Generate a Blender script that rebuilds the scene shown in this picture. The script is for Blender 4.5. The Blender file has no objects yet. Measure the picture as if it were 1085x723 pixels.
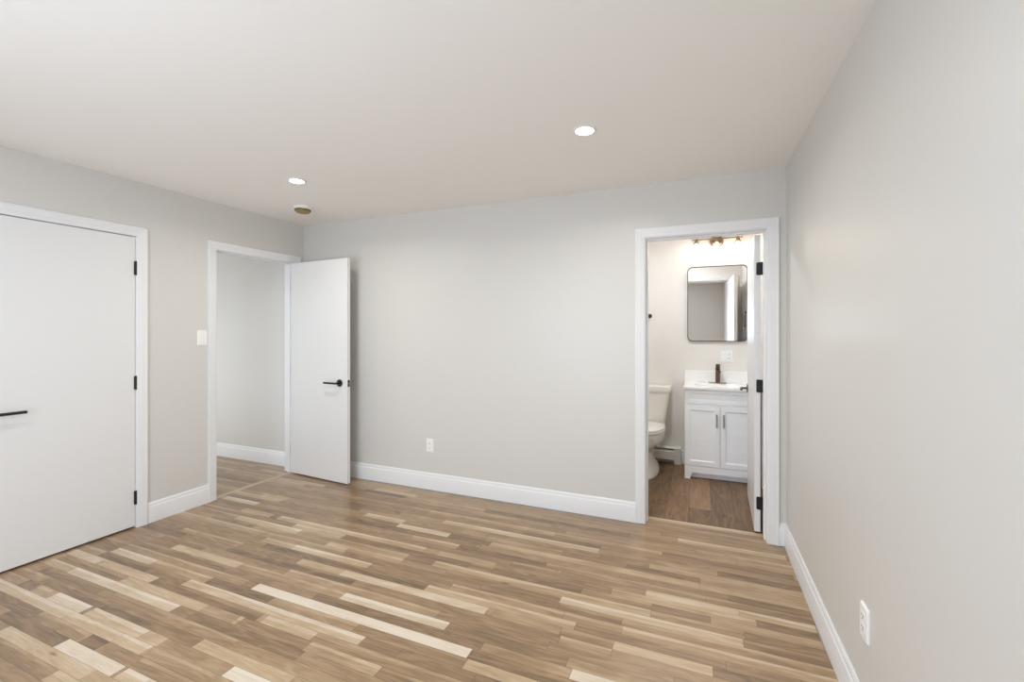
import bpy, bmesh, math, random
from mathutils import Vector, Matrix
PI = math.pi
scene = bpy.context.scene
COL = scene.collection

# ------------------------------------------------------------------ camera, world, exposure
W_ = 4.1814          # width of the bedroom (right wall x=0, left wall x=-W_)
H_ = 2.44            # ceiling height; far wall y=0, room towards -y
FRONT = -4.1
cam_d = bpy.data.cameras.new('camera')
cam = bpy.data.objects.new('camera', cam_d); COL.objects.link(cam)
cam.location = (-0.5270, -3.3238, 1.3816)
cam.rotation_euler = (PI / 2, 0, 0.39482)
cam_d.sensor_fit = 'HORIZONTAL'; cam_d.sensor_width = 36.0
cam_d.lens = 472.116 / 1085 * 36.0
cam_d.shift_y = -(361.5 - 351.343) / 1085
cam_d.clip_start = 0.02
scene.camera = cam

scene.view_settings.view_transform = 'Standard'
scene.view_settings.look = 'None'
scene.view_settings.gamma = 1.0
scene.view_settings.use_curve_mapping = False
scene.view_settings.exposure = 0.0
scene.cycles.use_denoising = True
scene.cycles.max_bounces = 14
scene.cycles.diffuse_bounces = 9
scene.cycles.caustics_reflective = False
scene.cycles.caustics_refractive = False
scene.cycles.sample_clamp_indirect = 6.0

W_STR = 0.8
world = bpy.data.worlds.new('sky'); scene.world = world
world.use_nodes = True
bg = world.node_tree.nodes['Background']
bg.inputs[0].default_value = (0.80, 0.90, 1.0, 1); bg.inputs[1].default_value = W_STR

P_WINDOW = 85.0      # daylight coming in through the window behind the camera
P_CAN = 8.6          # each recessed ceiling light
P_CANFILL = 6.6         # each of two added fill lights behind the camera, unseen
P_VANITY = 1.3       # each vanity lamp
P_BATHFILL = 11.3  # added fill light in the bathroom ceiling, unseen
P_HALLFILL = 23.0     # added fill light for the hall, behind a made-up window

def area_light(name, loc, rot, power, color, size, size_y=None, shape=None, parent=None, spread=None):
    d = bpy.data.lights.new(name, 'AREA'); d.energy = power; d.color = color; d.size = size
    d.shape = shape or ('RECTANGLE' if size_y else 'SQUARE')
    if size_y: d.size_y = size_y
    if spread: d.spread = spread
    o = bpy.data.objects.new(name, d); COL.objects.link(o)
    o.location = loc; o.rotation_euler = rot
    if parent: o.parent = parent
    return o

WX0, WX1, WZ0, WZ1 = -3.10, -0.92, 0.30, 2.08
area_light('window_daylight', ((WX0 + WX1) / 2, FRONT - 0.20, (WZ0 + WZ1) / 2), (PI / 2, 0, 0), P_WINDOW,
           (0.755, 0.865, 1.0), WX1 - WX0, WZ1 - WZ0)

HWX0, HWX1, HWZ0, HWZ1 = -6.3, -5.0, 0.06, 2.05
area_light('hall_fill', ((HWX0 + HWX1) / 2, -1.40, (HWZ0 + HWZ1) / 2), (PI / 2, 0, 0), P_HALLFILL, (0.86, 0.90, 0.93), HWX1 - HWX0, HWZ1 - HWZ0)  # unseen fill lamp that brightens the hall wall

# ------------------------------------------------------------------ materials
def new_mat(name):
    m = bpy.data.materials.new(name); m.use_nodes = True
    nt = m.node_tree
    return m, nt, nt.nodes['Principled BSDF']

def srgb(r, g, b):
    f = lambda c: (c / 12.92 if c <= 0.04045 else ((c + 0.055) / 1.055) ** 2.4)
    return (f(r / 255), f(g / 255), f(b / 255), 1)

def plain(name, color, rough=0.5, metal=0.0, spec=0.5, bump=0.0, bscale=200, coat=0.0, vary=0.03):
    m, nt, b = new_mat(name)
    N, L = nt.nodes, nt.links
    tc = N.new('ShaderNodeTexCoord'); nz = N.new('ShaderNodeTexNoise')
    nz.inputs['Scale'].default_value = 3.0; nz.inputs['Detail'].default_value = 3
    L.new(tc.outputs['Object'], nz.inputs['Vector'])
    mx = N.new('ShaderNodeMix'); mx.data_type = 'RGBA'
    mx.inputs['A'].default_value = tuple(c * (1 - vary) for c in color[:3]) + (1,)
    mx.inputs['B'].default_value = tuple(min(1, c * (1 + vary)) for c in color[:3]) + (1,)
    L.new(nz.outputs['Fac'], mx.inputs['Factor']); L.new(mx.outputs['Result'], b.inputs['Base Color'])
    b.inputs['Roughness'].default_value = rough; b.inputs['Metallic'].default_value = metal
    b.inputs['Specular IOR Level'].default_value = spec
    b.inputs['Coat Weight'].default_value = coat
    if bump:
        n2 = N.new('ShaderNodeTexNoise'); n2.inputs['Scale'].default_value = bscale
        L.new(tc.outputs['Object'], n2.inputs['Vector'])
        bp = N.new('ShaderNodeBump'); bp.inputs['Strength'].default_value = bump; bp.inputs['Distance'].default_value = 0.001
        L.new(n2.outputs['Fac'], bp.inputs['Height']); L.new(bp.outputs['Normal'], b.inputs['Normal'])
    return m

def emit(name, color, strength):
    m, nt, b = new_mat(name)
    b.inputs['Base Color'].default_value = (0.9, 0.9, 0.9, 1)
    b.inputs['Emission Color'].default_value = color; b.inputs['Emission Strength'].default_value = strength
    return m

def wood(name, stops, rough, grain=0.5, seam=0.0014, spec=0.5, figure=6.0, sap=0.0, coat=0.0):
    """Boards: uv = metres along / across each board, colour attribute 'board' = (tone, random, random)."""
    m, nt, b = new_mat(name)
    N, L = nt.nodes, nt.links
    at = N.new('ShaderNodeVertexColor'); at.layer_name = 'board'
    sp = N.new('ShaderNodeSeparateColor'); L.new(at.outputs['Color'], sp.inputs['Color'])
    uv = N.new('ShaderNodeUVMap'); uv.uv_map = 'uv'
    def math_(op, a, bb=None, c=None):
        n = N.new('ShaderNodeMath'); n.operation = op
        for i, v in enumerate((a, bb, c)):
            if v is None: continue
            if isinstance(v, (int, float)): n.inputs[i].default_value = v
            else: L.new(v, n.inputs[i])
        return n.outputs[0]
    sx = N.new('ShaderNodeSeparateXYZ'); L.new(uv.outputs['UV'], sx.inputs[0])
    off = math_('MULTIPLY', sp.outputs['Green'], 57.0)
    off2 = math_('MULTIPLY', sp.outputs['Blue'], 31.0)
    cx = N.new('ShaderNodeCombineXYZ')
    L.new(math_('ADD', sx.outputs['X'], off), cx.inputs['X']); L.new(math_('ADD', sx.outputs['Y'], off2), cx.inputs['Y'])
    def noise(scx, scy, detail, rough_, dist=0.0):
        mp = N.new('ShaderNodeMapping'); mp.inputs['Scale'].default_value = (scx, scy, 1)
        L.new(cx.outputs[0], mp.inputs['Vector'])
        n = N.new('ShaderNodeTexNoise'); n.inputs['Scale'].default_value = 1.0; n.inputs['Detail'].default_value = detail
        n.inputs['Roughness'].default_value = rough_; n.inputs['Distortion'].default_value = dist
        L.new(mp.outputs[0], n.inputs['Vector']); return n.outputs['Fac']
    fine = noise(13, 290, 5, 0.7)
    broad = noise(2.2, 42, 3, 0.55, 0.6)
    blotch = noise(3.0, 9.0, 2, 0.5, 0.8)
    # cathedral figure: contour lines of a stretched noise field
    fig = math_('SINE', math_('MULTIPLY', noise(1.9, 15, 2, 0.45, 0.7), figure * 6.28))
    t = math_('ADD', sp.outputs['Red'], math_('MULTIPLY', math_('SUBTRACT', fine, 0.5), 0.58 * grain))
    t = math_('ADD', t, math_('MULTIPLY', math_('SUBTRACT', broad, 0.5), 0.36 * grain))
    t = math_('ADD', t, math_('MULTIPLY', math_('SUBTRACT', blotch, 0.5), 0.40 * grain))
    # heart boards show figure, sap boards stay clean
    amp = math_('MULTIPLY', math_('SUBTRACT', 1.05, sp.outputs['Red']), 0.115 * grain)
    t = math_('ADD', t, math_('MULTIPLY', fig, amp))
    if sap:   # pale sapwood along one long edge of some boards, with a wavy border
        wav = math_('ADD', sx.outputs['Y'], math_('MULTIPLY', math_('SUBTRACT', noise(1.6, 3, 2, 0.4), 0.5), 0.05))
        m1 = N.new('ShaderNodeMapRange'); L.new(wav, m1.inputs['Value'])
        m1.inputs['From Min'].default_value = 0.036; m1.inputs['From Max'].default_value = 0.040
        has = math_('GREATER_THAN', sp.outputs['Blue'], 0.62)
        t = math_('ADD', t, math_('MULTIPLY', math_('MULTIPLY', m1.outputs[0], has), sap))
    ramp = N.new('ShaderNodeValToRGB'); e = ramp.color_ramp.elements
    while len(e) > 1: e.remove(e[-1])
    e[0].position = stops[0][0]; e[0].color = stops[0][1]
    for p, c in stops[1:]:
        q = e.new(p); q.color = c
    L.new(t, ramp.inputs['Fac'])
    # dark knots and pores in a few places
    vo = N.new('ShaderNodeTexVoronoi'); vo.feature = 'F1'; vo.inputs['Scale'].default_value = 1.0
    mp = N.new('ShaderNodeMapping'); mp.inputs['Scale'].default_value = (2.3, 9.0, 1); L.new(cx.outputs[0], mp.inputs['Vector'])
    L.new(mp.outputs[0], vo.inputs['Vector'])
    kn = N.new('ShaderNodeMapRange'); L.new(vo.outputs['Distance'], kn.inputs['Value'])
    kn.inputs['From Min'].default_value = 0.025; kn.inputs['From Max'].default_value = 0.085
    kn.inputs['To Min'].default_value = 0.45; kn.inputs['To Max'].default_value = 1.0
    # board joints: distance to the long edges (uv.y) stored 0..width, plus ends from alpha-free second uv
    uv2 = N.new('ShaderNodeUVMap'); uv2.uv_map = 'edge'
    s2 = N.new('ShaderNodeSeparateXYZ'); L.new(uv2.outputs['UV'], s2.inputs[0])
    ed = math_('MINIMUM', s2.outputs['X'], s2.outputs['Y'])
    sm = N.new('ShaderNodeMapRange'); L.new(ed, sm.inputs['Value'])
    sm.inputs['From Min'].default_value = seam * 0.35; sm.inputs['From Max'].default_value = seam
    sm.inputs['To Min'].default_value = 0.50; sm.inputs['To Max'].default_value = 1.0
    mul = N.new('ShaderNodeMix'); mul.data_type = 'RGBA'; mul.blend_type = 'MULTIPLY'; mul.inputs['Factor'].default_value = 1
    L.new(ramp.outputs['Color'], mul.inputs['A'])
    cmb = N.new('ShaderNodeCombineColor')
    k = math_('MULTIPLY', kn.outputs[0], sm.outputs[0])
    for i in range(3): L.new(k, cmb.inputs[i])
    L.new(cmb.outputs[0], mul.inputs['B']); L.new(mul.outputs['Result'], b.inputs['Base Color'])
    rr = math_('ADD', rough, math_('MULTIPLY', math_('SUBTRACT', broad, 0.5), 0.10))
    L.new(rr, b.inputs['Roughness'])
    b.inputs['Specular IOR Level'].default_value = spec
    b.inputs['Coat Weight'].default_value = coat; b.inputs['Coat Roughness'].default_value = 0.22
    bp = N.new('ShaderNodeBump'); bp.inputs['Strength'].default_value = 0.12; bp.inputs['Distance'].default_value = 0.0006
    L.new(math_('ADD', math_('MULTIPLY', fine, 0.4), sm.outputs[0]), bp.inputs['Height']); L.new(bp.outputs['Normal'], b.inputs['Normal'])
    return m

M_WALL = plain('wall_paint', srgb(213, 211, 207), 0.40, spec=0.45, bump=0.04, bscale=350, vary=0.006)
M_CEIL = plain('ceiling_paint', srgb(244, 242, 239), 0.9, spec=0.2, vary=0.006)
M_BATHWALL = plain('bathroom_wall_paint', srgb(230, 226, 221), 0.5, spec=0.3, vary=0.006)
M_TRIM = plain('trim_paint', srgb(231, 232, 233), 0.33, spec=0.45, vary=0.006)
M_DOOR = plain('door_paint', srgb(227, 227, 227), 0.38, spec=0.4, vary=0.006)
M_BLACK = plain('matt_black_metal', srgb(30, 30, 31), 0.42, metal=0.2)
M_BRONZE = plain('oil_rubbed_bronze', srgb(92, 76, 62), 0.35, metal=0.85)
M_BRASS = plain('brushed_champagne_metal', srgb(158, 138, 114), 0.33, metal=0.9)
M_NICKEL = plain('brushed_nickel', srgb(150, 148, 144), 0.32, metal=0.95)
M_PORC = plain('porcelain', srgb(240, 237, 230), 0.12, spec=0.6, coat=0.4, vary=0.005)
M_CAB = plain('cabinet_paint', srgb(244, 245, 247), 0.35, spec=0.4, vary=0.006)
M_COUNTER = plain('cultured_marble', srgb(243, 242, 240), 0.22, spec=0.55, coat=0.3, vary=0.01)
M_PLASTIC = plain('white_plastic', srgb(240, 240, 239), 0.35, vary=0.004)
M_SLOT = plain('dark_slot', srgb(98, 96, 93), 0.6)
M_TAN = plain('yellowed_detector_plastic', srgb(150, 126, 88), 0.5, vary=0.15)
M_SENSOR = plain('detector_vent', srgb(74, 60, 42), 0.6)
M_HEAT = plain('enamelled_steel', srgb(228, 224, 216), 0.4, vary=0.01)
M_DARK = plain('heater_interior', srgb(45, 42, 40), 0.7)
M_MIRROR = plain('mirror_silver', (0.93, 0.93, 0.93, 1), 0.015, metal=1.0, vary=0.0)
M_CANLED = emit('led_diffuser', (1.0, 0.985, 0.95, 1), 22.0)
M_BULB = emit('warm_bulb', (1.0, 0.86, 0.68, 1), 12.0)
M_GLASS, _nt, _b = new_mat('pane_glass')
_tr = _nt.nodes.new('ShaderNodeBsdfTransparent'); _gl = _nt.nodes.new('ShaderNodeBsdfGlossy'); _gl.inputs['Roughness'].default_value = 0.02
_mx = _nt.nodes.new('ShaderNodeMixShader'); _mx.inputs[0].default_value = 0.06
_nt.links.new(_tr.outputs[0], _mx.inputs[1]); _nt.links.new(_gl.outputs[0], _mx.inputs[2])
_nt.links.new(_mx.outputs[0], _nt.nodes['Material Output'].inputs[0])
M_SHADE, _nt, _b = new_mat('ribbed_lamp_glass')
_b.inputs['Base Color'].default_value = (1, 0.97, 0.92, 1); _b.inputs['Roughness'].default_value = 0.18
_b.inputs['Transmission Weight'].default_value = 0.85; _b.inputs['IOR'].default_value = 1.3

M_OAK = wood('oak_strip_floor', [(0.0, srgb(84, 65, 47)), (0.22, srgb(121, 96, 69)), (0.45, srgb(152, 123, 91)),
                                 (0.72, srgb(186, 160, 127)), (1.0, srgb(217, 203, 184))], 0.34, grain=0.80, spec=0.42, sap=0.15, coat=0.40)
M_TILE = wood('wood_look_tile', [(0.0, srgb(80, 58, 41)), (0.3, srgb(112, 86, 62)), (0.6, srgb(146, 116, 85)),
                                 (1.0, srgb(186, 150, 112))], 0.4, grain=0.95, seam=0.0022, spec=0.35, figure=5.0)

# ------------------------------------------------------------------ mesh helpers
def tag(o, label, cat, group=None, kind=None):
    o['label'] = label; o['category'] = cat
    if group: o['group'] = group
    if kind: o['kind'] = kind
    return o

def obj(name, bm, mat, parent=None, smooth=False, bevel=0.0, segs=2):
    if bevel:
        bmesh.ops.remove_doubles(bm, verts=bm.verts, dist=1e-6)
    bmesh.ops.recalc_face_normals(bm, faces=bm.faces)
    me = bpy.data.meshes.new(name); bm.to_mesh(me); bm.free()
    me.materials.append(mat)
    o = bpy.data.objects.new(name, me); COL.objects.link(o)
    if smooth:
        for p in me.polygons: p.use_smooth = True
    if bevel:
        md = o.modifiers.new('bevel', 'BEVEL'); md.width = bevel; md.segments = segs; md.limit_method = 'ANGLE'
        md.angle_limit = math.radians(40); md.harden_normals = False
    if parent: o.parent = parent
    return o

def auto_smooth(o, deg=35):
    me = o.data
    for p in me.polygons: p.use_smooth = True
    try: me.set_sharp_from_angle(angle=math.radians(deg))
    except Exception: pass
    return o

def empty(name, loc=(0, 0, 0), rz=0.0):
    o = bpy.data.objects.new(name, None); COL.objects.link(o)
    o.location = loc; o.rotation_euler = (0, 0, rz); o.empty_display_size = 0.1
    return o

def box(bm, x0, x1, y0, y1, z0, z1):
    v = [bm.verts.new(p) for p in ((x0, y0, z0), (x1, y0, z0), (x1, y1, z0), (x0, y1, z0),
                                   (x0, y0, z1), (x1, y0, z1), (x1, y1, z1), (x0, y1, z1))]
    for f in ((3, 2, 1, 0), (4, 5, 6, 7), (0, 1, 5, 4), (1, 2, 6, 5), (2, 3, 7, 6), (3, 0, 4, 7)):
        bm.faces.new([v[i] for i in f])
    return v

def B(*boxes):
    bm = bmesh.new()
    for b in boxes: box(bm, *b)
    return bm

def rings(bm, rs, cap0=True, cap1=True, closed=True):
    """skin a list of equally long point rings"""
    vs = [[bm.verts.new(p) for p in r] for r in rs]
    n = len(vs[0])
    for a, b in zip(vs, vs[1:]):
        for i in range(n if closed else n - 1):
            j = (i + 1) % n
            bm.faces.new((a[i], a[j], b[j], b[i]))
    if cap0: bm.faces.new(list(reversed(vs[0])))
    if cap1: bm.faces.new(vs[-1])
    return vs

def cyl(bm, p0, p1, r0, r1=None, n=24):
    r1 = r0 if r1 is None else r1
    p0, p1 = Vector(p0), Vector(p1); d = (p1 - p0).normalized()
    u = d.orthogonal().normalized(); w = d.cross(u)
    ring = lambda p, r: [p + (u * math.cos(2 * PI * i / n) + w * math.sin(2 * PI * i / n)) * r for i in range(n)]
    rings(bm, [ring(p0, r0), ring(p1, r1)])

def lathe(bm, c, prof, n=32, cap0=True, cap1=True):
    """prof: (radius, z) from bottom up or top down around the vertical axis at c"""
    rings(bm, [[(c[0] + r * math.cos(2 * PI * i / n), c[1] + r * math.sin(2 * PI * i / n), c[2] + z) for i in range(n)] for r, z in prof], cap0, cap1)

def tube(bm, pts, r, n=12):
    pts = [Vector(p) for p in pts]; rs = []
    up = None
    for i, p in enumerate(pts):
        d = ((pts[min(i + 1, len(pts) - 1)] - pts[max(i - 1, 0)])).normalized()
        if up is None: up = d.orthogonal().normalized()
        u = (up - d * up.dot(d)).normalized(); up = u; w = d.cross(u)
        rs.append([p + (u * math.cos(2 * PI * k / n) + w * math.sin(2 * PI * k / n)) * r for k in range(n)])
    rings(bm, rs)

def extrude_profile(p0, p1, nrm, prof):
    """prof points (out, z) swept straight from p0 to p1 along a wall whose inward normal is nrm"""
    bm = bmesh.new()
    rs = [[(p[0] + nrm[0] * t, p[1] + nrm[1] * t, z) for t, z in prof] for p in (p0, p1)]
    rings(bm, rs)
    return bm

def rrect(w, h, r, n=6):
    pts = []
    for cx, cy, a0 in ((w / 2 - r, h / 2 - r, 0), (-w / 2 + r, h / 2 - r, 90), (-w / 2 + r, -h / 2 + r, 180), (w / 2 - r, -h / 2 + r, 270)):
        for i in range(n + 1):
            a = math.radians(a0 + 90 * i / n)
            pts.append((cx + r * math.cos(a), cy + r * math.sin(a)))
    return pts

# ------------------------------------------------------------------ floors (each board a face with its own colour)
random.seed(7)
def board_mesh(name, boards, mat, slabs):
    """boards: (x0,x1,y0,y1,tone,axis)"""
    bm = bmesh.new(); uv = bm.loops.layers.uv.new('uv'); ue = bm.loops.layers.uv.new('edge')
    cl = bm.loops.layers.float_color.new('board')
    for x0, x1, y0, y1, tone, ax in boards:
        r1, r2 = random.random(), random.random()
        # split into 3x3 cells so that the distance to the border is linear in every cell
        w = min(0.004, (x1 - x0) / 3, (y1 - y0) / 3)
        xs = (x0, x0 + w, x1 - w, x1); ys = (y0, y0 + w, y1 - w, y1); dv = (0, w, w, 0)
        g = [[bm.verts.new((x, y, 0)) for y in ys] for x in xs]
        for i in range(3):
            for j in range(3):
                f = bm.faces.new((g[i][j], g[i + 1][j], g[i + 1][j + 1], g[i][j + 1]))
                for lp, (a, b) in zip(f.loops, ((i, j), (i + 1, j), (i + 1, j + 1), (i, j + 1))):
                    X, Y = xs[a] - x0, ys[b] - y0
                    lp[uv].uv = (X, Y) if ax == 'x' else (Y, X)
                    lp[ue].uv = (dv[a], dv[b]); lp[cl] = (tone, r1, r2, 1)
    for s in slabs: box(bm, *s)
    me = bpy.data.meshes.new(name); bm.to_mesh(me); bm.free(); me.materials.append(mat)
    o = bpy.data.objects.new(name, me); COL.objects.link(o)
    return o

ROWS = "-14:-3.39,-2.93,0.35;-13:-3.5,-2.79,0.74;-12:-3.66,-3.13,0.25 -3.13,-2.7,0.9 -2.68,-2.53,0.75;-11:-3.97,-3.55,0.28 -3.5,-3.09,0.42 -3.07,-2.94,0.25 -2.94,-2.69,0.42;-10:-4.13,-3.36,0.74 -3.36,-2.94,0.7 -2.94,-2.73,0.74 -2.71,-2.2,0.47;-9:-3.95,-3.83,0.28 -3.81,-3.69,0.6 -3.64,-3.33,0.85 -3.3,-2.86,0.7 -2.86,-2.72,0.66 -2.29,-2.07,0.95;-8:-3.88,-3.31,0.3 -3.31,-2.9,0.25 -2.89,-2.57,0.35 -2.57,-2.01,0.7;-7:-4.03,-3.45,0.3 -3.36,-2.42,0.4;-6:-4.15,-3.87,0.6 -3.86,-2.93,0.82 -2.8,-2.09,0.3;-5:-4.12,-3.48,0.35 -3.48,-2.8,0.68 -2.8,-2.57,0.55 -2.54,-2.11,0.38;-4:-4.16,-3.84,0.85 -3.81,-3.31,0.7 -3.28,-2.48,0.28 -2.45,-2.13,0.66;-3:-3.94,-3.46,0.2 -3.13,-1.91,0.74 -1.71,-1.35,0.34;-2:-3.93,-3.53,0.75 -3.03,-2.55,0.25 -1.42,-1.11,0.66;-1:-3.93,-2.82,0.5 -2.74,-1.43,1;0:-3.95,-3.05,0.3 -2.37,-2.04,0.28 -2.04,-1.4,0.3 -1,-0.74,0.97;1:-3.63,-3.02,0.74 -2.24,-1.61,0.86 -1.6,-1.03,0.35;2:-3.85,-3.42,0.3;3:-1.1,-0.87,0.52;4:-2.74,-2.41,0.66 -2.41,-1.49,0.8 -1.45,-1.11,0.56 -0.87,-0.47,0.74;6:-3.19,-2.92,0.6 -2.91,-2.31,0.74 -1.13,-0.85,0.5;7:-1.17,-0.86,0.3;8:-3.86,-3.43,0.3 -2.75,-2.58,0.72 -2.57,-2.17,0.56 -1.86,-1.18,0.37 -1.18,-0.34,0.74 -0.33,-0.01,0.3;9:-3.69,-3.06,0.76 -2.17,-1.98,0.35 -1.98,-0.74,0.64 -0.33,-0.01,0.36;10:-1.77,-1.62,0.3 -0.74,-0.47,0.35 -0.46,-0.02,0.6;11:-3.78,-3.47,0.6 -3.4,-2.12,0.66 -2.02,-1.63,0.6 -0.27,-0.02,0.3;12:-1.55,-1.27,0.36 -1.25,-0.78,0.42 -0.78,-0.34,0.76 -0.34,-0.02,0.66;13:-4.16,-3.78,0.78;14:-4.18,-3.82,0.25 -2.92,-2.37,0.22 -0.38,-0.04,0.25;15:-4.18,-3.66,0.66 -2.5,-2.08,0.82 -2.07,-1.77,0.22 -1.77,-0.52,0.64;16:-3.94,-3.64,0.64 -2.84,-2.49,0.72;17:-1.08,-0.79,0.38;18:-2.23,-1.1,0.7;19:-1.63,-1.1,0.27;20:-1.62,-1.42,0.55 -0.73,-0.03,0.33;22:-4.15,-3.6,0.62;23:-1.23,-0.95,0.3;24:-3.13,-2.7,0.72 -0.65,-0.03,0.66"
rows = {}
for part in ROWS.split(';'):
    r, rest = part.split(':')
    rows[int(r)] = [tuple(map(float, s.split(','))) for s in rest.split(' ')]
PITCH = 0.058
def fill(x0, x1, traced, mean=0.42):
    out, x = [], x0
    segs = [s for s in traced if s[1] > x0 and s[0] < x1] + [(x1, x1, None)]
    for a, b, t in segs:
        while a - x > 0.02:
            gap = a - x
            L = random.uniform(0.35, 1.15)
            if gap < 0.5 or gap - L < 0.3: L = gap
            if gap > 1.2 and L == gap: L = gap / 2
            tone = min(0.72, max(0.22, random.gauss(mean, 0.09)))
            out.append((x, x + L, tone)); x += L
        if t is None: break
        out.append((x, min(b, x1), t)); x = min(b, x1)
    return out
boards = []
ENDX = -W_ - 0.018
k = -43
while True:
    y0 = -1.602 + PITCH * k; y1 = y0 + PITCH
    if y0 >= 0.139: break
    tr = rows.get(k, [])
    a, b = ENDX, 0.0
    if y1 > 0.0: a, b = -0.895, -0.09
    if y1 > FRONT - 0.05:
        for x0, x1, t in fill(a, b, tr, 0.50 if k < -3 else 0.42):
            boards.append((x0, x1, y0, min(y1, 0.14), 0.7 if y1 > 0.12 else t, 'x'))
    if y1 > -1.22 and y0 < 0.0:
        for x0, x1, t in fill(-6.5, ENDX - 0.058, []):
            boards.append((x0, x1, y0, y1, t + 0.03, 'x'))
    k += 1
boards.append((ENDX - 0.058, ENDX, -1.25, 0.02, 0.60, 'y'))
fl = board_mesh('floor', boards, M_OAK, [(-6.6, 0.12, FRONT - 0.12, 0.14, -0.08, -0.003)])
tag(fl, 'oak strip floor in mixed light and brown boards', 'floor', kind='structure')

tiles = []
for i, x1 in enumerate((-1.25, -1.085, -0.92, -0.755, -0.59, -0.4275, -0.262, -0.097, 0.0)):
    x0 = (-1.42, -1.25, -1.085, -0.92, -0.755, -0.59, -0.4275, -0.262, -0.097)[i]
    j = {3: 0.42, 4: 0.765, 5: 0.435}.get(i, 1.25 if i % 2 else 1.1)
    ends = [0.14, j, j + 0.91, 1.70] if j + 0.91 < 1.66 else [0.14, j, 1.70]
    tone = {3: (0.36, 0.30), 4: (0.44, 0.42), 5: (0.33, 0.58), 6: (0.36, 0.36), 7: (0.33, 0.4)}.get(i, (0.36, 0.42))
    for q in range(len(ends) - 1):
        tiles.append((x0, x1, ends[q], ends[q + 1], tone[q % 2], 'y'))
ft = board_mesh('floor_bathroom', tiles, M_TILE, [(-1.5, 0.12, 0.14, 1.78, -0.08, -0.003)])
tag(ft, 'brown wood look tile floor of the bathroom', 'floor', kind='structure')
# ------------------------------------------------------------------ walls and ceiling
def struct(name, bm, mat, label, cat='wall', bevel=0.0):
    o = obj(name, bm, mat, bevel=bevel); tag(o, label, cat, kind='structure'); return o
XL = -W_
DH = 2.05                                   # clear door height
HY0, HY1 = -0.875, -0.115                   # hall doorway, between jamb faces
CY0, CY1 = -2.215, -1.4465                  # closet doorway
BX0, BX1 = -0.872, -0.112                   # bathroom doorway
JT = 0.02
struct('wall_left', B((XL - .12, XL, HY1 + JT, 0, 0, H_), (XL - .12, XL, HY0 - JT, HY1 + JT, DH + JT, H_),
                      (XL - .12, XL, CY1 + JT, HY0 - JT, 0, H_), (XL - .12, XL, CY0 - JT, CY1 + JT, DH + JT, H_),
                      (XL - .12, XL, FRONT, CY0 - JT, 0, H_)), M_WALL, 'pale grey wall with the closet door and the hall doorway')
struct('wall_back', B((-6.6, BX0 - JT, 0, .06, 0, H_), (BX0 - JT, BX1 + JT, 0, .06, DH + JT, H_), (BX1 + JT, 0, 0, .06, 0, H_)),
       M_WALL, 'pale grey wall facing the camera with the bathroom doorway')
struct('wall_bathroom_front', B((-1.5, BX0 - JT, .06, .12, 0, H_), (BX0 - JT, BX1 + JT, .06, .12, DH + JT, H_), (BX1 + JT, 0, .06, .12, 0, H_)),
       M_BATHWALL, 'warm white bathroom side of the doorway wall')
struct('wall_right', B((0, .12, FRONT - .12, .06, 0, H_)), M_WALL, 'long pale grey wall at the right of the bedroom')
struct('wall_bathroom_right', B((0, .12, .06, 1.78, 0, H_)), M_BATHWALL, 'warm white wall to the right of the vanity')
struct('wall_bathroom_back', B((-1.5, 0, 1.66, 1.78, 0, H_)), M_BATHWALL, 'warm white wall behind the vanity and the toilet')
struct('wall_bathroom_left', B((-1.5, -1.42, .12, 1.66, 0, H_)), M_BATHWALL, 'warm white wall to the left of the toilet')
struct('wall_front', B((XL - .12, WX0, FRONT - .12, FRONT, 0, H_), (WX1, 0, FRONT - .12, FRONT, 0, H_),
                       (WX0, WX1, FRONT - .12, FRONT, 0, WZ0), (WX0, WX1, FRONT - .12, FRONT, WZ1, H_)), M_WALL, 'pale grey wall with the bedroom window')
struct('wall_hall_front', B((-6.6, HWX0, -1.3, -1.2, 0, H_), (HWX1, XL - .12, -1.3, -1.2, 0, H_), (HWX0, HWX1, -1.3, -1.2, 0, HWZ0), (HWX0, HWX1, -1.3, -1.2, HWZ1, H_)), M_WALL, 'pale grey hall wall opposite the end wall')
struct('wall_hall_left', B((-6.6, -6.5, -1.2, 0, 0, H_)), M_WALL, 'pale grey far end of the hall')
struct('wall_closet', B((-5.0, -4.95, -2.6, -1.3, 0, H_), (-4.95, XL - .12, -2.6, -2.5, 0, H_)), M_WALL, 'inside wall of the closet')
struct('ceiling', B((-6.6, .12, FRONT - .12, 1.78, H_, H_ + .08)), M_CEIL, 'flat white ceiling', 'ceiling')

# window behind the camera, the source of the daylight
wf = 0.05
win = struct('window_1', B((WX0, WX0 + wf, FRONT - .10, FRONT + .012, WZ0, WZ1), (WX1 - wf, WX1, FRONT - .10, FRONT + .012, WZ0, WZ1),
      (WX0 + wf, WX1 - wf, FRONT - .10, FRONT + .012, WZ0, WZ0 + wf), (WX0 + wf, WX1 - wf, FRONT - .10, FRONT + .012, WZ1 - wf, WZ1),
      ((WX0 + WX1) / 2 - .03, (WX0 + WX1) / 2 + .03, FRONT - .09, FRONT - .01, WZ0 + wf, WZ1 - wf)), M_TRIM, 'white framed double window of the bedroom', 'window')
obj('pane', B((WX0 + wf, WX1 - wf, FRONT - .062, FRONT - .058, WZ0 + wf, WZ1 - wf)), M_GLASS, win)
obj('sill', B((WX0 - .06, WX1 + .06, FRONT, FRONT + .06, WZ0 - .03, WZ0)), M_TRIM, win, bevel=.004)

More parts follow.
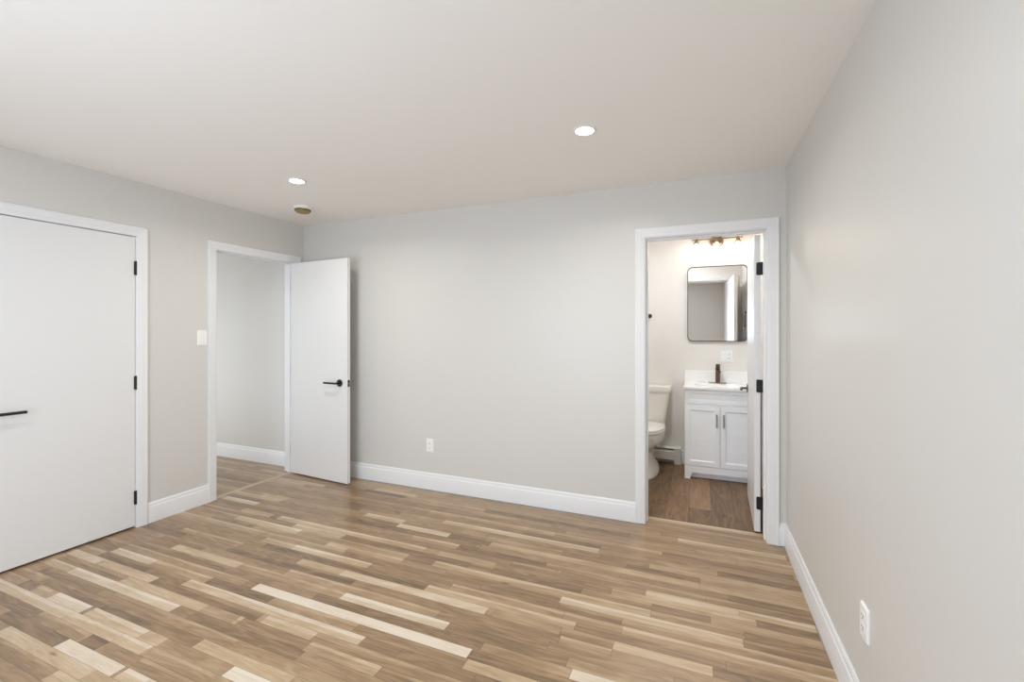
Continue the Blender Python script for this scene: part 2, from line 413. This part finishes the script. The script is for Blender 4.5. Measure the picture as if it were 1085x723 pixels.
hw = struct('window_added', B((HWX0, HWX0 + wf, -1.3, -1.19, HWZ0, HWZ1), (HWX1 - wf, HWX1, -1.3, -1.19, HWZ0, HWZ1),  # made-up opening, added to let the hall fill light in
      (HWX0 + wf, HWX1 - wf, -1.3, -1.19, HWZ0, HWZ0 + wf), (HWX0 + wf, HWX1 - wf, -1.3, -1.19, HWZ1 - wf, HWZ1)), M_TRIM, 'added white window frame around the hall fill light, out of view', 'window')
obj('pane', B((HWX0 + wf, HWX1 - wf, -1.252, -1.248, HWZ0 + wf, HWZ1 - wf)), M_GLASS, hw)

# ------------------------------------------------------------------ baseboards
BB = [(0, 0), (.014, 0), (.014, .112), (.0125, .117), (.0095, .121), (.0095, .131), (.0075, .139), (.004, .145), (0, .145)]
def baseboard(name, p0, p1, nrm, label):
    o = obj(name, extrude_profile(p0, p1, nrm, BB), M_TRIM); auto_smooth(o, 25); tag(o, label, 'baseboard', kind='structure'); return o
baseboard('baseboard_back', (XL, 0), (-.9425, 0), (0, -1), 'white baseboard along the wall facing the camera')
baseboard('baseboard_corner', (-.0415, 0), (0, 0), (0, -1), 'short white baseboard between bathroom door casing and right wall')
baseboard('baseboard_right', (0, FRONT), (0, -.0135), (-1, 0), 'white baseboard along the right wall')
baseboard('baseboard_left', (XL, -1.3745), (XL, -.9455), (1, 0), 'white baseboard between the closet door and hall doorway')
baseboard('baseboard_left_front', (XL, FRONT), (XL, -2.287), (1, 0), 'white baseboard beyond the closet door')
baseboard('baseboard_front', (XL, FRONT), (0, FRONT), (0, 1), 'white baseboard under the bedroom window')
baseboard('baseboard_hall', (-6.5, 0), (XL - .12, 0), (0, -1), 'white baseboard of the hall seen through the doorway')
baseboard('baseboard_bathroom', (-.684, 1.66), (-.642, 1.66), (0, -1), 'short white baseboard beside the vanity')

# ------------------------------------------------------------------ door casings (mitred moulding) and jambs
CP = [(0, 0), (0, .0085), (.003, .0105), (.010, .0115), (.016, .0125), (.022, .0125), (.025, .0145), (.050, .0165), (.056, .0185), (.062, .0185), (.0655, .0165), (.0655, 0)]
def casing(name, a, b, h, mapf, label):
    """a,b: inner edges along the wall; mapf(s, t, z) -> xyz"""
    bm = bmesh.new()
    rs = [[mapf(a - o, t, 0.0) for o, t in CP], [mapf(a - o, t, h + o) for o, t in CP],
          [mapf(b + o, t, h + o) for o, t in CP], [mapf(b + o, t, 0.0) for o, t in CP]]
    rings(bm, rs)
    o = obj(name, bm, M_TRIM); tag(o, label, 'door casing', kind='structure'); return o
RV = .005
def jamb_boxes(a, b, mapb, d0, d1, s0, s1):
    """jamb liners and door stops; mapb(s0,s1,d0,d1,z0,z1) -> box; depth d runs into the wall"""
    e = .0012
    return [mapb(a - JT + e, a, d0, d1, 0, DH), mapb(b, b + JT - e, d0, d1, 0, DH), mapb(a - JT + e, b + JT - e, d0, d1, DH, DH + JT - e),
            mapb(a, a + .011, s0, s1, 0, DH), mapb(b - .011, b, s0, s1, 0, DH), mapb(a + .011, b - .011, s0, s1, DH - .011, DH)]
mL = lambda s, t, z: (XL + t, s, z)
bL = lambda s0, s1, d0, d1, z0, z1: (XL - d1, XL - d0, s0, s1, z0, z1)
mB = lambda s, t, z: (s, -t, z)
bB = lambda s0, s1, d0, d1, z0, z1: (s0, s1, d0, d1, z0, z1)
tc = casing('trim_1', CY0 - RV, CY1 + .002, DH + .002, mL, 'white moulded casing around the closet door')
obj('jamb', B(*jamb_boxes(CY0, CY1, bL, 0.0, .12, .040, .075)), M_TRIM, tc)
th = casing('trim_2', HY0 - RV, HY1 + RV, DH + RV, mL, 'white moulded casing around the hall doorway')
obj('jamb', B(*jamb_boxes(HY0, HY1, bL, 0.0, .12, .040, .075)), M_TRIM, th)
o = obj('strike_plate', B((XL - .034, XL - .004, HY0 - .0002, HY0 + .0015, .893, .950)), M_BLACK, th); o['label'] = 'black strike plate'
tcb = casing('trim_3', HY0 - RV, HY1 + RV, DH + RV, lambda s, t, z: (XL - .12 - t, s, z), 'hall side casing of the hall doorway')
tb = casing('trim_4', BX0 - RV, BX1 + RV, DH + RV, mB, 'white moulded casing around the bathroom doorway')
obj('jamb', B(*jamb_boxes(BX0, BX1, bB, 0.0, .12, .045, .080)), M_TRIM, tb)
tbb = casing('trim_5', BX0 - RV, BX1 + RV, DH + RV, lambda s, t, z: (s, .12 + t, z), 'bathroom side casing of the bathroom doorway')

# ------------------------------------------------------------------ doors
def lever_set(parent, x, z, face, out, toward, mat, length=.15, label=None):
    """door lever on the face y=face; out=+-1 outward along y; toward=+-1 direction of the lever along x"""
    bm = bmesh.new()
    cyl(bm, (x, face, z), (x, face + out * .008, z), .033, n=40)
    r = obj('rose', bm, mat, parent, bevel=.0015); auto_smooth(r)
    if label: r['label'] = label + ' rose'
    bm = bmesh.new()
    pts = [(x, face + out * .006, z), (x, face + out * .040, z)]
    for i in range(1, 7):
        a = PI / 2 * i / 6
        pts.append((x + toward * .012 * (1 - math.cos(a)), face + out * (.040 + .012 * math.sin(a)), z))
    pts += [(x + toward * length, face + out * .052, z)]
    tube(bm, pts, .0088, 14)
    l = obj('lever', bm, mat, parent, bevel=.002); auto_smooth(l, 50)
    if label: l['label'] = label + ' lever'
    return l

# closet door (door_1): local x runs from the hinge side towards the latch, i.e. world -y
d1 = empty('door_1', (XL - .001, CY1, 0), -PI / 2); tag(d1, 'closed flat white closet door at the left with black hinges', 'door', kind='structure')
DW1 = CY1 - CY0
obj('door_panel', B((.0028, DW1 - .003, -.035, 0, .012, DH - .0045)), M_DOOR, d1, bevel=.0015)
lever_set(d1, DW1 - .060, .913, 0.0, 1, -1, M_BLACK, .140, 'black')
for z0, z1 in ((1.780, 1.874), (.974, 1.066), (.166, .258)):
    bm = bmesh.new(); cyl(bm, (.001, .0065, z0), (.001, .0065, z1), .0065, n=16)
    cyl(bm, (.001, .0065, z0 - .003), (.001, .0065, z0), .004, .0065, n=16); cyl(bm, (.001, .0065, z1), (.001, .0065, z1 + .003), .0065, .004, n=16)
    box(bm, -.010, .010, -.0003, .0022, z0, z1)
    h = obj('hinge', bm, M_BLACK, d1); h['label'] = 'black hinge'

# hall door (door_2) open almost against the back wall
TH = math.radians(-4.4)
d2 = empty('door_2', (XL + .004, HY1 + .001, 0), TH); tag(d2, 'open flat white hall door swung in against the back wall', 'door', kind='structure')
DW2 = .757; ft_ = -.0355
obj('door_panel', B((.004, DW2, ft_, 0, .012, DH - .008)), M_DOOR, d2, bevel=.0015)
lever_set(d2, DW2 - .091, .914, ft_, -1, -1, M_BLACK, .150, 'black')
lever_set(d2, DW2 - .091, .914, 0.0, 1, -1, M_BLACK, .150, 'black')
lp = obj('latch_plate', B((DW2 - .0005, DW2 + .0012, ft_ + .006, -.006, .914 - .030, .914 + .030)), M_BLACK, d2, bevel=.0006); lp['label'] = 'black latch plate'
lb = obj('latch_bolt', B((DW2 + .001, DW2 + .011, ft_ + .011, -.011, .914 - .009, .914 + .009)), M_NICKEL, lp, bevel=.002); lb['label'] = 'bright latch bolt'
for z0, z1 in ((1.780, 1.874), (.974, 1.066), (.166, .258)):
    bm = bmesh.new(); cyl(bm, (-.004, .003, z0), (-.004, .003, z1), .0062, n=16); box(bm, .0022, .0042, ft_ + .004, -.001, z0, z1)
    h = obj('hinge', bm, M_BLACK, d2); h['label'] = 'black hinge'

# bathroom door (door_3) open a little past square, hinge edge towards the bedroom
d3 = empty('door_3', (BX1 - .020, .132, 0), PI / 2 - math.radians(2.0)); tag(d3, 'open white bathroom door seen edge on with black hinges', 'door', kind='structure')
DW3 = .757; T3 = .0365
# local x: away from the hinge (world +y), local y: towards world -x
obj('door_panel', B((.002, DW3, 0, T3, .012, DH - .008)), M_DOOR, d3, bevel=.0015)
lever_set(d3, DW3 - .065, .912, T3, 1, -1, M_BRONZE, .115, 'bronze')
for z0, z1 in ((1.766, 1.854), (.964, 1.053), (.164, .252)):
    bm = bmesh.new()
    pr = rrect(.033, z1 - z0, .009)
    rings(bm, [[(x, .008 + p[0], (z0 + z1) / 2 + p[1]) for p in pr] for x in (-.0012, .0026)])
    cyl(bm, (-.004, -.012, z0), (-.004, -.012, z1), .0062, n=16)
    box(bm, -.0045, -.001, -.012, -.004, z0, z1)
    h = obj('hinge', bm, M_BLACK, d3); h['label'] = 'black hinge'

# ------------------------------------------------------------------ ceiling lights and detector
def can_light(x, y, label, power, color=(1.0, .97, .87), r=.046, spread=2.78):
    root = empty('recessed_light', (x, y, H_)); tag(root, label, 'ceiling light', 'recessed ceiling lights')
    bm = bmesh.new(); lathe(bm, (0, 0, 0), [(r + .016, 0), (r + .016, -.002), (r + .010, -.006), (r + .001, -.006), (r + .001, -.003), (r + .001, 0)], 48, False, False)
    o = obj('trim_ring', bm, M_TRIM, root); auto_smooth(o, 30)
    bm = bmesh.new(); lathe(bm, (0, 0, 0), [(r, 0), (r, -.004), (r * .8, -.0048), (r * .3, -.0052)], 48)
    o = obj('diffuser', bm, M_CANLED, root); auto_smooth(o, 30); o['label'] = 'glowing white diffuser'
    area_light('lamp', (0, 0, -.008), (0, 0, 0), power, color, r * 1.8, shape='DISK', parent=root, spread=spread)
    return root
can_light(-3.122, -1.019, 'glowing round recessed light nearer the hall doorway', P_CAN)
can_light(-1.0755, -1.014, 'glowing round recessed light in front of the bathroom doorway', P_CAN)
can_light(-3.122, -2.85, 'added recessed fill light behind the camera on the closet side', P_CANFILL, (.88, .92, 1.0), spread=PI)  # this pair is added to brighten the bedroom, out of view
can_light(-1.0755, -2.85, 'added recessed fill light behind the camera on the right wall side', P_CANFILL, (.88, .92, 1.0), spread=PI)
can_light(-.75, .75, 'added recessed fill light in the bathroom ceiling, out of view', P_BATHFILL, (.92, .98, 1.04), spread=PI)  # added to brighten the bathroom, never in view

sd = empty('smoke_detector', (-3.622, -.515, H_)); tag(sd, 'small round smoke detector on the ceiling near the left corner', 'smoke detector')
bm = bmesh.new(); lathe(bm, (0, 0, 0), [(.069, 0), (.071, -.004), (.071, -.020), (.067, -.024), (.02, -.024)], 48)
o = obj('base', bm, M_PLASTIC, sd); auto_smooth(o, 30); o['label'] = 'white base plate'
bm = bmesh.new(); lathe(bm, (0, 0, 0), [(.063, -.023), (.064, -.029), (.057, -.042), (.049, -.051), (.040, -.054), (.006, -.0545)], 48)
o = obj('sensor_cover', bm, M_TAN, sd); auto_smooth(o, 30); o['label'] = 'yellowed tapered cover'
bm = bmesh.new()
for z, r in ((-.0300, .0644), (-.0365, .0612)):
    rings(bm, [[((r + dr) * math.cos(2 * PI * i / 48), (r + dr) * math.sin(2 * PI * i / 48), z + dz) for i in range(48)] for dr, dz in ((-.003, .0012), (.0006, .0012), (.0006, -.0012), (-.003, -.0012))], False, False)
o = obj('vent_slot', bm, M_SENSOR, sd); o['label'] = 'dark vent slots round the cover'

# ------------------------------------------------------------------ outlets and switches.  local: x along the wall, y out of the wall, z up
def plate(root, w=.072, h=.117, t=.006):
    bm = bmesh.new(); o_, i_ = rrect(w, h, .005), rrect(w - .008, h - .008, .004)
    rings(bm, [[(p[0], y, p[1]) for p in q] for q, y in ((o_, 0), (o_, t * .45), (i_, t))])
    return obj('cover_plate', bm, M_PLASTIC, root)
def receptacle(root, cz, cx=0.0, y0=.0055):
    bm = bmesh.new(); q = rrect(.034, .029, .010)
    rings(bm, [[(cx + p[0], y, cz + p[1]) for p in q] for y in (y0 - .001, y0 + .002)])
    s = obj('socket', bm, M_PLASTIC, root)
    bm = bmesh.new()
    box(bm, cx - .0085, cx - .006, y0 + .0018, y0 + .0024, cz - .001, cz + .009); box(bm, cx + .006, cx + .0085, y0 + .0018, y0 + .0024, cz, cz + .008)
    cyl(bm, (cx, y0 + .0018, cz - .007), (cx, y0 + .0024, cz - .007), .0028, n=12)
    o = obj('slot', bm, M_SLOT, s); o['label'] = 'dark socket slots'
def outlet(name, loc, rz, label, out_t=.006):
    root = empty(name, loc, rz); tag(root, label, 'outlet', 'double wall outlets')
    plate(root, t=out_t)
    receptacle(root, .0195, y0=out_t - .0005); receptacle(root, -.0195, y0=out_t - .0005)
    bm = bmesh.new(); cyl(bm, (0, out_t - .001, 0), (0, out_t + .0008, 0), .003, n=12); obj('screw', bm, M_PLASTIC, root)
    return root
def rocker(root, cx=0.0, t=.006):
    bm = bmesh.new(); box(bm, cx - .0185, cx + .0185, t - .002, t + .001, -.036, .036)
    f = obj('rocker_frame', bm, M_PLASTIC, root, bevel=.0008)
    bm = bmesh.new()
    rings(bm, [[(x, t + .0005, -.032), (x, t + .0055, -.031), (x, t + .0018, 0), (x, t + .0025, .031), (x, t + .0005, .032)] for x in (cx - .015, cx + .015)])
    obj('rocker', bm, M_PLASTIC, f)
outlet('wall_outlet', (-2.688, 0, .384), PI, 'white double outlet low on the wall facing the camera')
outlet('wall_outlet', (0, -1.466, .393), PI / 2, 'white double outlet low on the right wall', .008)
sw = empty('light_switch', (XL, -.990, 1.330), -PI / 2); tag(sw, 'white rocker light switch beside the hall doorway', 'light switch')
plate(sw, .075, .122); rocker(sw)
bo = empty('switch_and_outlet', (-.256, 1.66, 1.130), PI); tag(bo, 'white two gang switch and outlet plate under the mirror', 'outlet')
plate(bo, .118, .118); rocker(bo, .023); receptacle(bo, .0195, -.023); receptacle(bo, -.0195, -.023)
# ------------------------------------------------------------------ bathroom: vanity cabinet
VX0, VX1, VY = -.640, -.034, 1.175
van = empty('vanity_cabinet', (VX0, VY, 0)); tag(van, 'white two door bathroom vanity cabinet with arched base', 'cabinet')
VW = VX1 - VX0; VD = 1.645 - VY
bm = B((0, .018, .020, VD, 0, .842), (VW - .018, VW, .020, VD, 0, .842), (.018, VW - .018, VD - .012, VD, .10, .842), (.018, VW - .018, .020, VD - .012, .105, .123),
       (.018, VW - .018, .020, .038, .690, .842), (.018, VW - .018, .020, .038, .123, .16))
obj('carcass', bm, M_CAB, van)
# bottom rail with legs, sloped inside
bm = bmesh.new()
out = [(0, 0), (.046, 0), (.070, .062), (VW - .070, .062), (VW - .046, 0), (VW, 0), (VW, .124), (0, .124)]
rings(bm, [[(x, y, z) for x, z in out] for y in (0.0, .020)], False, False)
# cap the concave outline by three boxes' worth of faces
def cap(y, flip):
    q = [[(0, 0), (.046, 0), (.070, .062), (0, .124)], [(.070, .062), (VW - .070, .062), (VW, .124), (0, .124)], [(VW - .046, 0), (VW, 0), (VW, .124), (VW - .070, .062)]]
    for f in q:
        bm.faces.new([bm.verts.new((x, y, z)) for x, z in f])
cap(0.0, 0); cap(.020, 1)
bmesh.ops.remove_doubles(bm, verts=bm.verts, dist=1e-5)
obj('base_rail', bm, M_CAB, van)
o = obj('toe_kick', B((.018, VW - .018, .060, .075, .004, .104)), M_CAB, van)
def framed_panel(name, x0, x1, z0, z1, st, parent, y=0.0, t=.020, rec=.008, beads=0):
    """shaker panel: frame with a stepped recess; front at y, back at y+t"""
    bm = bmesh.new()
    def rect(ins, yy): return [(x0 + ins, yy, z0 + ins), (x1 - ins, yy, z0 + ins), (x1 - ins, yy, z1 - ins), (x0 + ins, yy, z1 - ins)]
    rings(bm, [rect(0, y + t), rect(0, y + .0015), rect(.0015, y), rect(st - .004, y), rect(st, y + .002), rect(st + .006, y + rec)], True, not beads)
    if beads:
        zi0, zi1 = z0 + st + .006, z1 - st - .006; xi0, xi1 = x0 + st + .006, x1 - st - .006
        zs = []
        for i in range(beads + 1):
            z = zi0 + (zi1 - zi0) * i / beads
            if i in (0, beads): zs.append((z, rec))
            else: zs += [(z - .0025, rec), (z, rec + .0018), (z + .0025, rec)]
        vs = [(bm.verts.new((xi0, y + d, z)), bm.verts.new((xi1, y + d, z))) for z, d in zs]
        for a, b in zip(vs, vs[1:]): bm.faces.new((a[0], a[1], b[1], b[0]))
    return obj(name, bm, M_CAB, parent)
framed_panel('drawer_front', .003, VW - .003, .706, .838, .036, van, y=0.0)
dm = VW / 2
for x0, x1, hx in ((.003, dm - .0015, dm - .029), (dm + .0015, VW - .003, dm + .029)):
    d = framed_panel('door', x0, x1, .128, .690, .046, van, beads=9)
    bm = bmesh.new()
    box(bm, hx - .0055, hx + .0055, -.030, -.022, .500, .622)
    box(bm, hx - .005, hx + .005, -.024, 0, .512, .522); box(bm, hx - .005, hx + .005, -.024, 0, .600, .610)
    h = obj('handle', bm, M_NICKEL, d, bevel=.001); h['label'] = 'brushed metal bar handle'

# sink top with basin and backsplash
ct = empty('washbasin', (-.652, 1.150, .843)); tag(ct, 'white sink top with backsplash on the vanity cabinet', 'sink')
CW, CD, CT = .640, .508, .024
bx0, bx1, by0, by1 = .095, .545, .075, .345
bm = bmesh.new()
def ell(cx, cy, rx, ry, z, n=48, p=2.6):
    r = []
    for i in range(n):
        a = 2 * PI * i / n; c, s = math.cos(a), math.sin(a)
        r.append((cx + rx * math.copysign(abs(c) ** (2 / p), c), cy + ry * math.copysign(abs(s) ** (2 / p), s), z))
    return r
cxm, cym, rx, ry = (bx0 + bx1) / 2, (by0 + by1) / 2, (bx1 - bx0) / 2, (by1 - by0) / 2
def rect_ring(z, ins=0.0, n=48):
    r = []
    for i in range(n):
        a = 2 * PI * i / n; c, s = math.cos(a), math.sin(a)
        hx, hy = CW / 2 - ins, CD / 2 - ins
        k = min(hx / abs(c) if abs(c) > 1e-6 else 9, hy / abs(s) if abs(s) > 1e-6 else 9)
        x, y = k * c, k * s
        r.append((CW / 2 + x, CD / 2 + y, z))
    # snap the nearest samples to the true corners
    for sx in (-1, 1):
        for sy in (-1, 1):
            tx, ty = CW / 2 + sx * (CW / 2 - ins), CD / 2 + sy * (CD / 2 - ins)
            j = min(range(n), key=lambda q: (r[q][0] - tx) ** 2 + (r[q][1] - ty) ** 2)
            r[j] = (tx, ty, z)
    return r
rings(bm, [rect_ring(0), rect_ring(CT - .004), rect_ring(CT, .004), ell(cxm, cym, rx, ry, CT), ell(cxm, cym, rx - .008, ry - .008, CT - .008),
           ell(cxm, cym, rx - .03, ry - .03, CT - .07), ell(cxm, cym, rx - .08, ry - .07, CT - .11), ell(cxm, cym, .03, .03, CT - .115, p=2)], False, True)
o = obj('countertop', bm, M_COUNTER, ct); auto_smooth(o, 40)
obj('backsplash', B((0, CW, CD - .020, CD, CT, CT + .112)), M_COUNTER, ct, bevel=.003)
bm = bmesh.new(); lathe(bm, (cxm, cym, CT - .115), [(.022, 0), (.022, .003), (.018, .005), (.004, .005)], 24); o = obj('drain', bm, M_BRONZE, ct); auto_smooth(o); o['label'] = 'bronze drain'

fa = empty('faucet', (-.343, 1.560, .8672)); tag(fa, 'bronze single lever faucet on the sink top', 'faucet')
o = obj('base_plate', B((-.080, .080, -.025, .025, 0, .006)), M_BRASS, fa, bevel=.002); o['label'] = 'paler rectangular base plate'
obj('body', B((-.021, .021, -.020, .020, .005, .150)), M_BRONZE, fa, bevel=.002)
obj('spout', B((-.019, .021, -.135, -.018, .112, .132)), M_BRONZE, fa, bevel=.003)
bm = B((-.021, .021, -.022, .022, .153, .160), (-.018, .019, -.055, .018, .160, .190))
obj('lever', bm, M_BRONZE, fa, bevel=.003)

# mirror
mi = empty('mirror', (-.3475, 1.66, 1.6625)); tag(mi, 'rounded rectangular mirror with thin dark frame above the vanity', 'mirror')
MW, MH = .556, .766
bm = bmesh.new(); a, b = rrect(MW, MH, .050, 10), rrect(MW - .016, MH - .016, .043, 10)
rings(bm, [[(p[0], y, p[1]) for p in q] for q, y in ((a, 0), (a, -.026), (b, -.026), (b, -.018))], False, False)
o = obj('frame', bm, M_BRONZE, mi); auto_smooth(o, 40); o['label'] = 'thin dark bronze frame'
bm = bmesh.new(); rings(bm, [[(p[0], y, p[1]) for p in b] for y in (-.001, -.019)])
o = obj('mirror_glass', bm, M_MIRROR, mi); o['label'] = 'mirror glass'

# vanity light
vl = empty('vanity_light', (-.350, 1.66, 2.300)); tag(vl, 'three lamp brushed metal vanity light above the mirror', 'wall light')
bm = bmesh.new(); cyl(bm, (0, 0, -.006), (0, -.022, -.006), .062, n=40); cyl(bm, (0, -.022, -.006), (0, -.030, -.006), .052, .046, n=40)
o = obj('back_plate', bm, M_BRASS, vl); auto_smooth(o, 30)
bm = bmesh.new(); cyl(bm, (0, -.028, .010), (0, -.085, .010), .008, n=14); cyl(bm, (-.232, -.085, .010), (.232, -.085, .010), .006, n=14)
o = obj('bar', bm, M_BRASS, vl); auto_smooth(o, 30)
for sx in (-.190, 0, .190):
    bm = bmesh.new(); lathe(bm, (sx, -.085, 0), [(.009, .020), (.013, .006), (.016, -.008), (.022, -.018), (.026, -.022), (.026, -.030), (.010, -.030)], 28)
    s = obj('lamp_holder', bm, M_BRASS, vl); auto_smooth(s, 30)
    bm = bmesh.new(); n = 28
    lathe(bm, (sx, -.085, 0), [(.024, -.029), (.036, -.036), (.038, -.048), (.034, -.058), (.031, -.058), (.034, -.048), (.033, -.038), (.022, -.031)], n, False, False)
    g = obj('lamp_shade', bm, M_SHADE, s); auto_smooth(g, 30); g['label'] = 'small clear glass shade'
    bm = bmesh.new(); lathe(bm, (sx, -.085, 0), [(.008, -.030), (.014, -.036), (.018, -.044), (.014, -.053), (.004, -.056)], 20)
    g = obj('bulb', bm, M_BULB, s); auto_smooth(g, 60); g['label'] = 'glowing warm bulb'
    d = bpy.data.lights.new('lamp', 'POINT'); d.energy = P_VANITY; d.color = (1.0, .84, .66); d.shadow_soft_size = .03
    l = bpy.data.objects.new('lamp', d); COL.objects.link(l); l.parent = vl; l.location = (sx, -.085, -.075)

# hook on the wall above the toilet
hk = empty('robe_hook', (-1.000, 1.66, 1.547)); tag(hk, 'small dark round hook on the bathroom wall above the toilet', 'hook')
bm = bmesh.new(); cyl(bm, (0, 0, 0), (0, -.006, 0), .022, n=28); o = obj('rose', bm, M_BRONZE, hk, bevel=.001); auto_smooth(o)
bm = bmesh.new(); cyl(bm, (0, -.005, 0), (0, -.035, 0), .007, n=16); cyl(bm, (0, -.035, 0), (0, -.045, 0), .014, n=24); o = obj('knob', bm, M_BRONZE, hk, bevel=.002); auto_smooth(o)

# towel ring on the wall right of the vanity, seen in the mirror
tr = empty('towel_ring', (0, 1.35, 1.58)); tag(tr, 'dark towel ring on the bathroom right wall, seen in the mirror', 'towel ring')
bm = bmesh.new(); cyl(bm, (0, 0, 0), (-.008, 0, 0), .026, n=28); cyl(bm, (-.008, 0, 0), (-.078, 0, 0), .008, n=14); o = obj('bracket', bm, M_BRONZE, tr); auto_smooth(o)
bm = bmesh.new()
pts = [(-.075, .085 * math.sin(2 * PI * i / 32), -.085 + .085 * math.cos(2 * PI * i / 32)) for i in range(33)]
tube(bm, pts, .005, 10); o = obj('ring', bm, M_BRONZE, tr); auto_smooth(o, 60)

# baseboard heater
HX0, HX1 = -1.41, -.686
he = empty('baseboard_heater', ((HX0 + HX1) / 2, 1.66, 0)); tag(he, 'white baseboard heater along the wall between toilet and vanity', 'heater')
L2 = (HX1 - HX0) / 2
bm = bmesh.new()
rings(bm, [[(x, -.002, .020), (x, -.002, .178), (x, -.052, .178), (x, -.062, .166), (x, -.062, .158), (x, -.058, .158), (x, -.050, .172), (x, -.008, .172), (x, -.008, .020)] for x in (-L2, L2 - .064)])
obj('hood', bm, M_HEAT, he)
bm = bmesh.new()
rings(bm, [[(x, -.066, .045), (x, -.066, .128), (x, -.058, .140), (x, -.054, .140), (x, -.062, .127), (x, -.062, .048), (x, -.050, .036), (x, -.052, .033)] for x in (-L2, L2 - .064)])
obj('front_panel', bm, M_HEAT, he)
o = obj('heating_element', B((-L2, L2 - .064, -.048, -.010, .060, .120)), M_DARK, he); o['label'] = 'dark finned element behind the slot'
bm = bmesh.new()
rings(bm, [[(x, -.001, 0), (x, -.001, .182), (x, -.056, .182), (x, -.069, .168), (x, -.069, 0)] for x in (L2 - .066, L2)])
obj('end_cap', bm, M_HEAT, he, bevel=.002)

# ------------------------------------------------------------------ toilet
to = empty('toilet', (-1.005, 1.655, 0)); tag(to, 'white two piece toilet left of the vanity, seat lid closed', 'toilet')
def oval(cx, cyf, cyb, hw, z, n=48, pf=2.2, pb=2.8):
    """outline symmetric about cx, from front cyf to back cyb; widest nearer the back"""
    r = []; ym = cyf + (cyb - cyf) * .56
    for i in range(n):
        a = 2 * PI * i / n; c, s = math.cos(a), math.sin(a); p = pb if s > 0 else pf
        ry = (cyb - ym) if s > 0 else (ym - cyf)
        r.append((cx + hw * math.copysign(abs(c) ** (2 / p), c), ym + ry * math.copysign(abs(s) ** (2 / p), s), z))
    return r
bm = bmesh.new()
rings(bm, [oval(0, -.690, -.130, .130, 0), oval(0, -.690, -.130, .132, .014), oval(0, -.680, -.135, .127, .034), oval(0, -.650, -.14, .110, .060), oval(0, -.610, -.14, .084, .088), oval(0, -.585, -.14, .072, .125),
           oval(0, -.575, -.13, .070, .20), oval(0, -.580, -.12, .078, .238), oval(0, -.605, -.11, .104, .258), oval(0, -.645, -.09, .138, .285), oval(0, -.682, -.07, .165, .318), oval(0, -.700, -.055, .179, .352),
           oval(0, -.705, -.05, .182, .385), oval(0, -.710, -.04, .184, .410), oval(0, -.705, -.045, .180, .418), oval(0, -.64, -.22, .130, .418), oval(0, -.60, -.25, .10, .36), oval(0, -.50, -.32, .05, .28)])
o = obj('bowl', bm, M_PORC, to, smooth=True)
bm = bmesh.new()
rings(bm, [oval(0, -.712, -.225, .182, .420, pb=3.4), oval(0, -.716, -.222, .187, .425, pb=3.4), oval(0, -.716, -.222, .187, .436, pb=3.4), oval(0, -.711, -.225, .182, .441, pb=3.4),
           oval(0, -.62, -.29, .115, .441), oval(0, -.62, -.29, .115, .420)], False, False)
o = obj('seat', bm, M_PORC, to); auto_smooth(o, 45)
bm = bmesh.new()
rings(bm, [oval(0, -.708, -.215, .181, .4445, pb=3.4), oval(0, -.714, -.212, .186, .449, pb=3.4), oval(0, -.712, -.213, .185, .461, pb=3.4), oval(0, -.698, -.222, .172, .468, pb=3.4), oval(0, -.55, -.30, .07, .472)])
o = obj('seat_lid', bm, M_PORC, to); auto_smooth(o, 45)
def rr(w, d, r, z, yc):
    return [(p[0], yc + p[1], z) for p in rrect(w, d, r, 6)]
bm = bmesh.new()
rings(bm, [rr(.325, .150, .035, .418, -.098), rr(.335, .160, .035, .440, -.099), rr(.350, .170, .035, .490, -.101), rr(.395, .182, .035, .630, -.104), rr(.428, .190, .035, .755, -.106)])
o = obj('tank', bm, M_PORC, to); auto_smooth(o, 40)
bm = bmesh.new()
rings(bm, [rr(.445, .202, .030, .756, -.108), rr(.462, .212, .032, .768, -.109), rr(.466, .214, .032, .808, -.109), rr(.458, .208, .030, .820, -.109), rr(.430, .185, .026, .825, -.109)])
o = obj('tank_lid', bm, M_PORC, to); auto_smooth(o, 40)
bm = bmesh.new(); cyl(bm, (-.15, -.196, .70), (-.15, -.212, .70), .014, n=20); tube(bm, [(-.15, -.210, .70), (-.10, -.216, .697), (-.08, -.216, .695)], .006)
o = obj('flush_lever', bm, M_NICKEL, to); auto_smooth(o, 40); o['label'] = 'metal flush lever'
bm = bmesh.new()
cyl(bm, (-.095, -.205, .452), (.095, -.205, .452), .010, n=18)
obj('seat_hinge', bm, M_PORC, to, bevel=.002)
